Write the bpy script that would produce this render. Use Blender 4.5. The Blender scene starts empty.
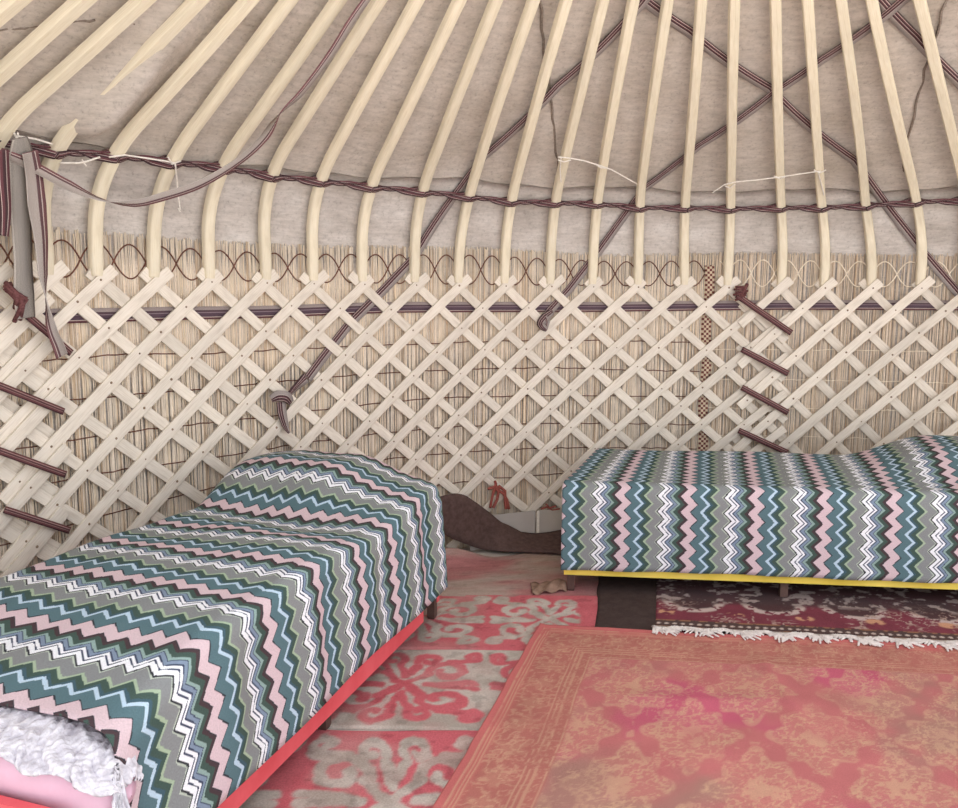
import bpy, bmesh, math, random
import numpy as np
from mathutils import Vector, Matrix
random.seed(11); RNG = np.random.default_rng(5)
SC = bpy.context.scene; COL = SC.collection

# ------------------------------------------------------------------ yurt geometry (metres)
PITCH,ROLL,F,H=0.1312,0.0041,810.1,1.4
CX,CY,R=1.5877,1.0268,3.7469
AX,AY,AZ=0.6341,2.1915,3.5107
S0,S1=math.radians(-63)*R,math.radians(26)*R
RT=1.75
def W(s):
    sc=min(max(s,S0),S1);th=sc/R
    x,y=CX+R*math.sin(th),CY+R*math.cos(th)
    if s<S0 or s>S1:
        # tighter arc; centre along inward normal
        nx,ny=-math.sin(th),-math.cos(th)
        ox,oy=x+nx*RT,y+ny*RT
        th2=th+(s-sc)/RT
        x,y=ox+RT*math.sin(th2),oy+RT*math.cos(th2);th=th2
    return x,y,th
def kz(z):
    if z<=1.66: return 1.0
    def kc(z): return (AZ-z)/(AZ-1.882)
    if z>=2.05: return kc(z)
    # quadratic bezier (1,1.66),(1,1.882),(kc(2.05),2.05)
    z0,z1,z2=1.66,1.882,2.05
    a=z0-2*z1+z2;b=2*(z1-z0);c=z0-z
    t=(-b+math.sqrt(b*b-4*a*c))/(2*a)
    return (1-t)**2+2*t*(1-t)+t*t*kc(2.05)
def S(s,z,off=0.0):
    x,y,th=W(s);k=kz(z)-off/2.5
    return (AX+k*(x-AX),AY+k*(y-AY),z)
TAB=[(s/100,)+W(s/100) for s in range(-620,420,2)]
def ray(px,py):
    x=(px-479)/F; y=-(py-404)/F
    c,s=math.cos(ROLL),math.sin(ROLL); x,y=c*x-s*y,s*x+c*y
    cp,sp=math.cos(PITCH),math.sin(PITCH)
    return (x,cp+y*sp,-sp+y*cp)
def near(x,y):
    b=None
    for s,wx,wy,th in TAB:
        d=(x-wx)**2+(y-wy)**2
        if b is None or d<b[0]: b=(d,s,wx,wy,th)
    d,s,wx,wy,th=b
    tx,ty=math.cos(th),-math.sin(th)
    sg=(x-wx)*math.sin(th)+(y-wy)*math.cos(th)
    return sg,s+(x-wx)*tx+(y-wy)*ty
def hit(px,py,off=0.0):
    d=ray(px,py)
    def g(t):
        P=(d[0]*t,d[1]*t,H+d[2]*t);k=kz(P[2])-off/2.5
        return near(AX+(P[0]-AX)/k,AY+(P[1]-AY)/k)
    t=1.2
    while t<8:
        if g(t+.1)[0]>0: break
        t+=.1
    lo,hi=t,t+.1
    for _ in range(18):
        m=(lo+hi)/2
        if g(m)[0]>0: hi=m
        else: lo=m
    return g(lo)[1],H+d[2]*lo
def fl(px,py,z=0):
    d=ray(px,py);t=(z-H)/d[2];return (d[0]*t,d[1]*t,z)
def proj(X,Y,Z):
    Z-=H;cp,sp=math.cos(PITCH),math.sin(PITCH)
    fw=Y*cp-Z*sp;u=Y*sp+Z*cp;x=X/fw;y=u/fw
    c,s=math.cos(-ROLL),math.sin(-ROLL);x,y=c*x-s*y,s*x+c*y
    return (round(479+F*x,1),round(404-F*y,1))

def wallp(s, z, off=0.0):
    x, y, th = W(s)
    return (x - off*math.sin(th), y - off*math.cos(th), z)
def shell(s, z, off=0.0):
    """inside surface of the yurt: wall below, roof above"""
    if z <= 1.66: return wallp(s, z, off)
    return S(s, z, off)
def snorm(s, z):
    """inward normal and the two tangents of the shell"""
    e = .01
    a = Vector(shell(s+e, z)) - Vector(shell(s-e, z))
    b = Vector(shell(s, z+e)) - Vector(shell(s, z-e))
    n = b.cross(a); n.normalize()
    c = Vector((AX, AY, 1.2)) - Vector(shell(s, z))
    if n.dot(c) < 0: n.negate()
    return n, a.normalized(), b.normalized()
def sp(s, z, off=0.0):
    return Vector(shell(s, z)) + snorm(s, z)[0]*off
def pp(px, py, off=0.0):
    """the place seen at (px, py), standing off the shell by off"""
    s, z = hit(px, py); p = Vector(shell(s, z)); d = Vector(ray(px, py)).normalized(); n = snorm(s, z)[0]
    return p - d*(off/max(.25, abs(d.dot(n))))
def lin(c):
    c = [v/255 for v in c[:3]]
    return tuple((v/12.92 if v <= .04045 else ((v+.055)/1.055)**2.4) for v in c) + (1.0,)

# ------------------------------------------------------------------ mesh builder
class MB:
    def __init__(self): self.v = []; self.f = []; self.m = []; self.uv = []; self.hasuv = False; self.smooth = True; self.col = None
    def face(self, idx, uv=None, m=0):
        self.f.append(idx); self.m.append(m); self.uv.append(uv)
        if uv: self.hasuv = True
    def grid(self, P, nu, nv, UV=None, m=0, closed=False):
        b = len(self.v); self.v += [tuple(p) for p in P]
        for i in range(nu-1):
            for j in range(nv if closed else nv-1):
                j2 = (j+1) % nv
                q = [i*nv+j, i*nv+j2, (i+1)*nv+j2, (i+1)*nv+j]
                self.face([b+k for k in q], [UV[k] for k in q] if UV else None, m)
        return b
    def box(self, lo, hi, m=0):
        b = len(self.v)
        for x in (lo[0], hi[0]):
            for y in (lo[1], hi[1]):
                for z in (lo[2], hi[2]): self.v.append((x, y, z))
        for q in ((0,1,3,2),(4,6,7,5),(0,4,5,1),(2,3,7,6),(0,2,6,4),(1,5,7,3)): self.face([b+k for k in q], None, m)
    def sweep(self, pts, sec, frames, m=0, cap=True, scale=None, vlen=1.0):
        """pts: centres; frames: (side, normal); sec: list of (a,b)"""
        n = len(sec); P = []; UV = []; d = 0
        for i, p in enumerate(pts):
            p = Vector(p)
            if i: d += (p - Vector(pts[i-1])).length
            s, nn = frames[i]; k = scale[i] if scale else 1
            for j, (a, b) in enumerate(sec):
                P.append(p + Vector(s)*a*k + Vector(nn)*b*k); UV.append((d, j/max(1, n-1)))
        b = self.grid(P, len(pts), n, UV, m, closed=True)
        if cap:
            self.face([b+j for j in range(n)][::-1], [(0, j/n) for j in range(n)], m)
            e = b+(len(pts)-1)*n
            self.face([e+j for j in range(n)], [(d, j/n) for j in range(n)], m)
    def tube(self, pts, r, n=6, m=0, cap=True):
        pts = [Vector(p) for p in pts]; fr = []
        up = None
        for i in range(len(pts)):
            t = pts[min(i+1, len(pts)-1)] - pts[max(i-1, 0)]
            if t.length < 1e-9: t = Vector((0,0,1))
            t.normalize()
            if up is None:
                up = Vector((0,0,1)) if abs(t.z) < .9 else Vector((1,0,0))
            s = t.cross(up)
            if s.length < 1e-4: s = t.orthogonal()
            s.normalize(); up = s.cross(t).normalized(); fr.append((s, up.copy()))
        rr = r if isinstance(r, (list, tuple)) else [r]*len(pts)
        sec = [(math.cos(2*math.pi*j/n), math.sin(2*math.pi*j/n)) for j in range(n)]
        self.sweep(pts, sec, fr, m, cap, scale=rr)
    def ribbon(self, pts, sides, w, th=.003, m=0, norms=None):
        """flat band: rectangular section, uv = (length, 0..1 across)"""
        pts = [Vector(p) for p in pts]; n = len(pts)
        ww = w if isinstance(w, (list, tuple)) else [w]*n
        P = []; UV = []; d = 0
        for i, p in enumerate(pts):
            if i: d += (p-pts[i-1]).length
            t = (pts[min(i+1,n-1)]-pts[max(i-1,0)]).normalized()
            s = Vector(sides[i]); s = (s - t*s.dot(t)).normalized(); nn = s.cross(t).normalized()
            for a, b, v in ((-.5,-.5,0),(.5,-.5,1),(.5,.5,1),(-.5,.5,0)):
                P.append(p + s*a*ww[i] + nn*b*th); UV.append((d, v))
        b = self.grid(P, n, 4, UV, m, closed=True)
        self.face([b+3,b+2,b+1,b], [(0,0)]*4, m); e = b+(n-1)*4; self.face([e,e+1,e+2,e+3], [(d,0)]*4, m)
    def build(self, name, mats, parent=None, smooth=True, sharp=None):
        me = bpy.data.meshes.new(name); me.from_pydata([tuple(v) for v in self.v], [], self.f); 
        mats = mats if isinstance(mats, (list, tuple)) else [mats]
        for mt in mats: me.materials.append(mt)
        if len(mats) > 1: me.polygons.foreach_set('material_index', self.m)
        if self.hasuv:
            l = me.uv_layers.new(name='UVMap'); flat = []
            for f, u in zip(self.f, self.uv):
                for k in range(len(f)): flat += (u[k] if u else (0, 0))
            l.data.foreach_set('uv', flat)
        if self.col is not None:
            a = me.color_attributes.new(name='Col', type='FLOAT_COLOR', domain='POINT')
            c = np.ones((len(self.v), 4), dtype=np.float32); c[:, :3] = np.asarray(self.col)[:, :3]
            a.data.foreach_set('color', c.ravel())
        if smooth:
            me.polygons.foreach_set('use_smooth', [True]*len(me.polygons))
            if sharp:
                try: me.set_sharp_from_angle(angle=math.radians(sharp))
                except Exception: pass
        me.update()
        o = bpy.data.objects.new(name, me); COL.objects.link(o)
        if parent: o.parent = parent
        return o
def tag(o, label=None, cat=None, group=None, kind=None):
    if label: o['label'] = label
    if cat: o['category'] = cat
    if group: o['group'] = group
    if kind: o['kind'] = kind
    return o
def empty(name, loc=(0,0,0), rz=0, label=None, cat=None, group=None):
    o = bpy.data.objects.new(name, None); COL.objects.link(o); o.location = loc; o.rotation_euler = (0,0,rz)
    o.empty_display_size = .1
    return tag(o, label, cat, group)

# ------------------------------------------------------------------ materials
def newmat(name):
    m = bpy.data.materials.new(name); m.use_nodes = True; nt = m.node_tree
    b = nt.nodes['Principled BSDF']; b.inputs['Roughness'].default_value = .85
    b.inputs['Specular IOR Level'].default_value = .2
    return m, nt, b
def node(nt, t, **k):
    n = nt.nodes.new(t)
    for a, v in k.items():
        if a.startswith('i_'): n.inputs[int(a[2:])].default_value = v
        else: setattr(n, a, v)
    return n
def mixc(nt, fac, a, b, mode='MIX'):
    n = nt.nodes.new('ShaderNodeMix'); n.data_type = 'RGBA'; n.blend_type = mode
    for i, x in ((0, fac), (6, a), (7, b)):
        if hasattr(x, 'links') or isinstance(x, bpy.types.NodeSocket): nt.links.new(x, n.inputs[i])
        else: n.inputs[i].default_value = x
    return n.outputs[2]
def noise_out(nt, scale=(1,1,1), freq=5, detail=4, rough=.6, coord='Object'):
    tc = nt.nodes.new('ShaderNodeTexCoord'); mp = nt.nodes.new('ShaderNodeMapping'); mp.inputs['Scale'].default_value = scale
    nt.links.new(tc.outputs[coord], mp.inputs[0])
    n = nt.nodes.new('ShaderNodeTexNoise'); n.inputs['Scale'].default_value = freq; n.inputs['Detail'].default_value = detail; n.inputs['Roughness'].default_value = rough
    nt.links.new(mp.outputs[0], n.inputs['Vector']); return n.outputs['Fac']
def ramp(nt, src, stops, interp='LINEAR'):
    r = nt.nodes.new('ShaderNodeValToRGB'); cr = r.color_ramp; cr.interpolation = interp
    while len(cr.elements) < len(stops): cr.elements.new(.5)
    for e, (p, c) in zip(cr.elements, stops): e.position = p; e.color = c
    nt.links.new(src, r.inputs[0]); return r.outputs[0]
def g(v): return (v, v, v, 1)
def bump(nt, b, src, strength=.3, dist=.01):
    n = nt.nodes.new('ShaderNodeBump'); n.inputs['Strength'].default_value = strength; n.inputs['Distance'].default_value = dist
    nt.links.new(src, n.inputs['Height']); nt.links.new(n.outputs[0], b.inputs['Normal'])
def simple(name, c1, c2, freq=20, scale=(1,1,1), rough=.85, bmp=.2, bd=.004, coord='Object', lo=.35, hi=.65, detail=5, rnd=0):
    m, nt, b = newmat(name); n = noise_out(nt, scale, freq, detail, .6, coord)
    c = ramp(nt, n, [(lo, lin(c1)), (hi, lin(c2))])
    if rnd:
        oi = nt.nodes.new('ShaderNodeObjectInfo'); c = mixc(nt, 1.0, c, ramp(nt, oi.outputs['Random'], [(0, g(1-rnd)), (1, g(1.0))]), 'MULTIPLY')
    nt.links.new(c, b.inputs['Base Color']); b.inputs['Roughness'].default_value = rough
    if bmp: bump(nt, b, n, bmp, bd)
    return m
def vcol(name, freq=300, amt=.25, rough=.95, bmp=.3):
    m, nt, b = newmat(name); a = nt.nodes.new('ShaderNodeVertexColor'); a.layer_name = 'Col'
    n = noise_out(nt, (1,1,1), freq, 3, .6)
    c = mixc(nt, 1.0, a.outputs[0], ramp(nt, n, [(.3, g(1-amt)), (.7, g(1+amt*.5))]), 'MULTIPLY')
    nt.links.new(c, b.inputs['Base Color']); b.inputs['Roughness'].default_value = rough; b.inputs['Specular IOR Level'].default_value = .05
    bump(nt, b, n, bmp, .003); return m
M = {}
def felt(name, base, light, dark, spots=True):
    m, nt, b = newmat(name)
    n1 = noise_out(nt, (1,1,2.2), 3.2, 6, .62); n2 = noise_out(nt, (1,1,6), 14, 5, .7); n3 = noise_out(nt, (1,1,1), 60, 4, .7)
    c = ramp(nt, n1, [(.3, lin(dark)), (.5, lin(base)), (.7, lin(light))])
    c = mixc(nt, 1.0, c, ramp(nt, n2, [(.3, g(.82)), (.62, g(1.06))]), 'MULTIPLY')
    c = mixc(nt, 1.0, c, ramp(nt, n3, [(.28, g(.72)), (.45, g(1.0)), (.7, g(1.06))]), 'MULTIPLY')
    nt.links.new(c, b.inputs['Base Color']); b.inputs['Roughness'].default_value = .95; b.inputs['Specular IOR Level'].default_value = .05
    bump(nt, b, n3, .35, .006); return m
M['felt'] = felt('roof felt', (194,185,177), (204,196,189), (180,170,160))
M['felt2'] = felt('wall felt', (196,189,184), (212,207,203), (176,168,162))
M['seam'] = simple('dark stitching', (120,108,100), (146,134,124), 80)
# wood
def wood(name, c1, c2, c3, rnd=.12):
    m, nt, b = newmat(name)
    n1 = noise_out(nt, (3, 14, 1), 3.0, 5, .6, 'UV'); n2 = noise_out(nt, (1.4, 1.0, 1), 2.5, 4, .6, 'UV')
    oi = nt.nodes.new('ShaderNodeObjectInfo')
    c = ramp(nt, n1, [(.28, lin(c3)), (.5, lin(c1)), (.75, lin(c2))])
    c = mixc(nt, 1.0, c, ramp(nt, n2, [(.3, g(.86)), (.6, g(1.0))]), 'MULTIPLY')
    c = mixc(nt, 1.0, c, ramp(nt, oi.outputs['Random'], [(0, g(1-rnd)), (1, g(1.03))]), 'MULTIPLY')
    nt.links.new(c, b.inputs['Base Color']); b.inputs['Roughness'].default_value = .6
    bump(nt, b, n1, .15, .003); return m
M['slat'] = wood('bleached willow slat', (236,227,214), (243,236,226), (214,203,190))
M['rafter'] = wood('peeled pole', (236,226,203), (241,233,214), (224,212,186), .05)
M['rivet'] = simple('rawhide rivet', (120,100,82), (150,130,110), 60)
m, nt, b = newmat('reed straw')
a = nt.nodes.new('ShaderNodeVertexColor'); a.layer_name = 'Col'
n = noise_out(nt, (1,1,.35), 30, 4, .7)
nt.links.new(mixc(nt, 1.0, a.outputs[0], ramp(nt, n, [(.3, g(.8)), (.6, g(1.05))]), 'MULTIPLY'), b.inputs['Base Color']); M['reed'] = m
M['cord'] = simple('brown wool cord', (98,64,54), (124,84,70), 150)
M['palecord'] = simple('pale wool cord', (236,224,204), (246,236,220), 150)
M['white'] = simple('white string', (228,222,214), (246,242,236), 120)
M['darkcord'] = simple('dark maroon cord', (92,54,56), (124,84,84), 160)
M['redcord'] = simple('red wool cord', (138,70,64), (170,98,88), 160)
m, nt, b = newmat('red and brown braid')
w = node(nt, 'ShaderNodeTexChecker'); tc = nt.nodes.new('ShaderNodeTexCoord'); mp = nt.nodes.new('ShaderNodeMapping')
mp.inputs['Scale'].default_value = (70, 4, 1)
nt.links.new(tc.outputs['UV'], mp.inputs[0]); nt.links.new(mp.outputs[0], w.inputs[0]); w.inputs['Scale'].default_value = 1
w.inputs['Color1'].default_value = lin((112,66,62)); w.inputs['Color2'].default_value = lin((206,190,166))
nt.links.new(w.outputs[0], b.inputs['Base Color']); M['braid'] = m
# woven straps: stripes across v
def strap(name, stops):
    m, nt, b = newmat(name)
    tc = nt.nodes.new('ShaderNodeTexCoord'); sx = nt.nodes.new('ShaderNodeSeparateXYZ'); nt.links.new(tc.outputs['UV'], sx.inputs[0])
    c = ramp(nt, sx.outputs[1], [(p, lin(k)) for p, k in stops], 'CONSTANT')
    n = noise_out(nt, (160, 10, 1), 2, 2, .5, 'UV')
    c = mixc(nt, 1.0, c, ramp(nt, n, [(.3, g(.75)), (.65, g(1.08))]), 'MULTIPLY')
    nt.links.new(c, b.inputs['Base Color']); b.inputs['Roughness'].default_value = .9; bump(nt, b, n, .3, .002); return m
GM, MR, DK, LT = (160,152,150), (108,70,76), (78,58,62), (206,190,184)
M['strap'] = strap('striped woven strap', [(0,GM),(.36,LT),(.40,DK),(.54,MR),(.62,LT),(.66,DK),(.80,MR),(.88,LT),(.93,DK)])
M['band'] = strap('maroon woven band', [(0,MR),(.2,LT),(.26,DK),(.5,MR),(.72,LT),(.78,DK)])
M['belt'] = strap('dark woven belt', [(0,MR),(.14,LT),(.2,(92,74,86)),(.5,(140,124,130)),(.56,(88,70,78)),(.72,(160,148,146))])
M['tie'] = strap('maroon tie', [(0,(104,66,68)),(.22,(170,140,136)),(.32,(88,58,62)),(.55,(156,126,122)),(.62,(110,70,74)),(.85,(86,58,62))])
M['greystrap'] = strap('grey herringbone strap', [(0,(120,112,108)),(.08,(158,152,146)),(.3,(150,144,139)),(.72,(158,152,146)),(.92,(190,182,175))])
M['ribbon'] = strap('grey ribbon with maroon edge', [(0,(126,88,92)),(.18,(206,192,186)),(.24,(104,78,82)),(.42,(170,161,156)),(.95,(194,185,180))])
# bedspread zigzag: u runs along the bed, v across it
m, nt, b = newmat('zigzag knit')
tc = nt.nodes.new('ShaderNodeTexCoord'); sx = nt.nodes.new('ShaderNodeSeparateXYZ'); nt.links.new(tc.outputs['UV'], sx.inputs[0])
def mth(nt, op, a, b=None):
    n = nt.nodes.new('ShaderNodeMath'); n.operation = op
    for i, x in enumerate((a, b)):
        if x is None: continue
        if isinstance(x, bpy.types.NodeSocket): nt.links.new(x, n.inputs[i])
        else: n.inputs[i].default_value = x
    return n.outputs[0]
ux = mth(nt, 'SNAP', sx.outputs[0], .0034); vx = mth(nt, 'SNAP', sx.outputs[1], .0034)
tri = mth(nt, 'PINGPONG', vx, .036)          # zigzag wavelength 0.072 m
u = mth(nt, 'ADD', ux, mth(nt, 'MULTIPLY', tri, .034/.036))
ph = mth(nt, 'FRACT', mth(nt, 'DIVIDE', u, .30))
PK,BLK,TEAL,LB,DG,LG,GR,WH,NV,LV,SG = (212,190,197),(60,62,68),(92,118,126),(186,208,226),(72,90,84),(164,182,158),(136,139,141),(238,240,246),(70,78,100),(130,146,168),(144,168,164)
seq = [(0,PK),(.135,BLK),(.152,TEAL),(.285,LB),(.330,(72,96,108)),(.37,DG),(.44,LG),(.475,GR),(.61,(186,196,184)),(.628,BLK),(.652,WH),(.708,NV),(.728,WH),(.765,NV),(.783,LV),(.825,NV),(.838,SG),(.878,DG),(.945,(78,64,68)),(.985,BLK)]
c = ramp(nt, ph, [(p, lin(k)) for p, k in seq], 'CONSTANT')
n = noise_out(nt, (1,1,1), 260, 2, .5, 'UV')
c = mixc(nt, 1.0, c, ramp(nt, n, [(.3, g(.84)), (.7, g(1.08))]), 'MULTIPLY')
nt.links.new(c, b.inputs['Base Color']); b.inputs['Roughness'].default_value = .95; b.inputs['Specular IOR Level'].default_value = .05
bump(nt, b, n, .35, .003); M['knit'] = m
M['redboard'] = simple('red painted board', (222,88,96), (232,104,112), 6, rough=.6, bmp=.05)
M['yellow'] = simple('yellow painted board', (234,206,84), (244,220,108), 6, rough=.6, bmp=.05)
M['leg'] = simple('dark brown leg', (78,58,54), (100,78,72), 12, rough=.6)
M['ply'] = simple('bed base board', (120,96,72), (140,114,88), 8)
M['mattress'] = simple('pale mattress ticking', (206,196,188), (220,212,206), 12)
M['pink'] = simple('pink cotton', (212,174,194), (222,186,206), 9, bmp=.15, bd=.01)
M['lace'] = simple('white lace', (190,186,196), (232,230,238), 42, bmp=.9, bd=.012)
M['brownfelt'] = simple('dark brown felt', (82,64,61), (100,80,76), 40, bmp=.4, bd=.006)
M['mat'] = simple('black brown pile', (50,40,38), (66,52,48), 90, bmp=.6, bd=.006)
M['grey'] = simple('grey plastic sheet', (176,170,166), (190,185,181), 3, rough=.5, bmp=.05)
M['rag'] = simple('brown rag', (124,98,84), (150,124,108), 30)
M['earth'] = simple('trodden earth', (190,182,174), (208,201,193), 9, bmp=.4, bd=.01)
M['rug'] = vcol('felt rug', 180, .2); M['carpet'] = vcol('woven carpet', 420, .22); M['dcarpet'] = vcol('dark carpet', 300, .25)

# ------------------------------------------------------------------ setting
mb = MB(); mb.box((-14,-16,-.12), (16,9,0)); tag(mb.build('floor', M['earth'], smooth=False), kind='structure')
SA, SB = -5.9, 3.9
def shellsheet(name, mat, zs, offf, sa=SA, sb=SB, ds=.06, th=.012, kind='structure', parent=None, zf=None):
    mb = MB(); ns = int((sb-sa)/ds)+1
    lay = []
    for k in (0, -th):
        P = []
        for i in range(ns):
            s = sa + (sb-sa)*i/(ns-1)
            for z in zs: P.append(sp(s, zf(s, z) if zf else z, offf(s, z)+k))
        lay.append(P)
    nz = len(zs); a = mb.grid(lay[0], ns, nz); c = mb.grid(lay[1], ns, nz)
    for i in range(ns-1):
        for j in (0, nz-1): mb.face([a+i*nz+j, a+(i+1)*nz+j, c+(i+1)*nz+j, c+i*nz+j])
    for i in (0, ns-1):
        for j in range(nz-1): mb.face([a+i*nz+j, a+i*nz+j+1, c+i*nz+j+1, c+i*nz+j])
    o = mb.build(name, mat, parent)
    if kind: tag(o, kind=kind)
    return o
RPX = [((10,5),None,None),((85,0),(0,75),None),((143,2),(3,133),None),
 ((199,0),(61,140),48),((249,0),(122,144),97),((290,0),(180,147),154),((338,0),(230,157),209),((380,0),(277,164),265),((417,0),(332,157),312),((460,0),(380,164),363),((497,0),(430,167),415),((534,0),(474,180),458),((567,0),(514,187),505),((604,0),(559,180),551),((634,0),(599,187),593),((668,0),(641,187),638),((701,0),(686,200),685),((735,0),(730,187),729),((775.6,0),(780,200),782),((808,0),(820,197),825),((841,0),(865,200),873),((872,0),(915,200),922),((920,0),(958,160),None)]
RAFT = []          # per pole: list of (z, s)
for top, mid, foot in RPX:
    k = []
    if foot: s_, z_ = hit(foot, 264); k.append((z_, s_))
    if mid: s_, z_ = hit(*mid); k.append((z_, s_))
    s_, z_ = hit(*top); k.append((z_, s_)); RAFT.append(k)
def rs(k, z):
    if len(k) == 1: return k[0][1]
    if z <= k[0][0]: return k[0][1] if len(k) == 3 else k[0][1] + (k[1][1]-k[0][1])*(z-k[0][0])/(k[1][0]-k[0][0])*.5
    for (z0,s0),(z1,s1) in zip(k, k[1:]):
        if z <= z1: return s0+(s1-s0)*(z-z0)/(z1-z0)
    (z0,s0),(z1,s1) = k[-2:]; return s1+(s1-s0)*(z-z1)/(z1-z0)*.6
R3 = RAFT[3]
def sstep(a, b, x):
    t = min(1, max(0, (x-a)/(b-a))); return t*t*(3-2*t)
def roofoff(s, z):
    o = -.050 - .006*math.sin(s*9+z*5)*math.sin(z*7)
    # the felt bags inwards over the fourth pole
    if 1.9 < z < 2.7:
        d = s - rs(R3, z) - .045; q = sstep(1.95, 2.02, z)*sstep(2.52, 1.98, z)
        o += .135*math.exp(-(d/(.085 if d < 0 else .115))**2)*q
    return o
def felt2off(s, z): return -.044 if z < 1.7 else -.044 + .006*min(1,(z-1.7)/.25) + .003*math.sin(s*11)
wf = shellsheet('wall_back', M['felt2'], [0,.4,.8,1.2,1.5,1.62,1.7,1.78,1.85,1.9,1.935,1.965], felt2off, th=.006, zf=lambda s, z: z-.042*sstep(-1.6,-3.4,s)*sstep(1.5,1.96,z)+(.008*math.sin(s*6.1)+.004*math.sin(s*17))*sstep(1.8,1.96,z))
rz_ = [1.82,1.88,1.94,2.0,2.05,2.1,2.15,2.2,2.25,2.3,2.35,2.4,2.45,2.5,2.6,2.7,2.8,2.9,3.0]
rf = shellsheet('ceiling', M['felt'], rz_, roofoff, ds=.025, th=.012)
def wallcord(mb, pix, off, r, n=5, sub=6, jig=0):
    pts = []
    for (x0,y0),(x1,y1) in zip(pix, pix[1:]):
        for i in range(sub):
            j = Vector((random.uniform(-jig,jig),0,random.uniform(-jig,jig))); pts.append(pp(x0+(x1-x0)*i/sub, y0+(y1-y0)*i/sub, off)+j)
    pts.append(pp(*pix[-1], off)); mb.tube(pts, r, n)
for pix in ([(540,0),(545,60),(553,110),(556,160),(561,192)], [(946,0),(925,70),(908,140),(900,192)]):
    mb = MB(); wallcord(mb, pix, -.0475, .006, jig=.006); mb.build('felt_seam', M['seam'], rf)
for pix in ([(0,30),(30,27),(62,24),(95,20)], [(128,22),(140,25),(152,26),(163,27)]):
    mb = MB(); wallcord(mb, pix, -.0475, .004, jig=.004); mb.build('felt_seam', M['seam'], rf)

# ------------------------------------------------------------------ roof poles
ORD = ['first','second','third','fourth','fifth','sixth','seventh','eighth','ninth','tenth','eleventh','twelfth']
SEC = [(.5,-.4),(.5,.3),(.38,.5),(-.38,.5),(-.5,.3),(-.5,-.4),(-.40,-.5),(.40,-.5)]
def add_pole(k, i, label):
    zs = [1.475,1.5,1.55,1.6,1.65,1.7,1.74,1.78,1.82,1.86,1.9,1.94,1.98,2.02,2.06,2.12,2.2,2.3,2.42,2.54,2.66,2.78,2.9,3.0]
    mb = MB(); pts = []; fr = []; ph = random.uniform(0,6)
    ss = [rs(k, z) for z in zs]
    for _ in range(2): ss = [ss[0]] + [(a+2*b_+c_)/4 for a, b_, c_ in zip(ss, ss[1:], ss[2:])] + [ss[-1]]
    for z, s in zip(zs, ss):
        s += .005*math.sin(z*5+ph)
        n, a, b_ = snorm(s, z); pts.append(sp(s, z, 0)); fr.append((a, n))
    sec = [(x*.048, y*.034) for x, y in SEC]
    sc = [.86,.95]+[1.03]*10+[1.0]*12
    mb.sweep(pts, sec, fr, scale=sc)
    tag(mb.build('roof_pole', M['rafter'], sharp=50), label, 'roof pole', 'bent roof poles')
for i, k in enumerate(RAFT):
    if i == 3: lb = 'short-looking bent roof pole half covered by bulging roof felt at left'
    elif i < 3: lb = f'pale roof pole crossing the upper left, {ORD[i]} pole from the left edge'
    elif i < 12: lb = f'pale bent roof pole, {ORD[i]} counting from the left edge'
    else: lb = f'pale bent roof pole, {ORD[22-i]} counting from the right edge'
    add_pole(k, i, lb)
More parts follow.
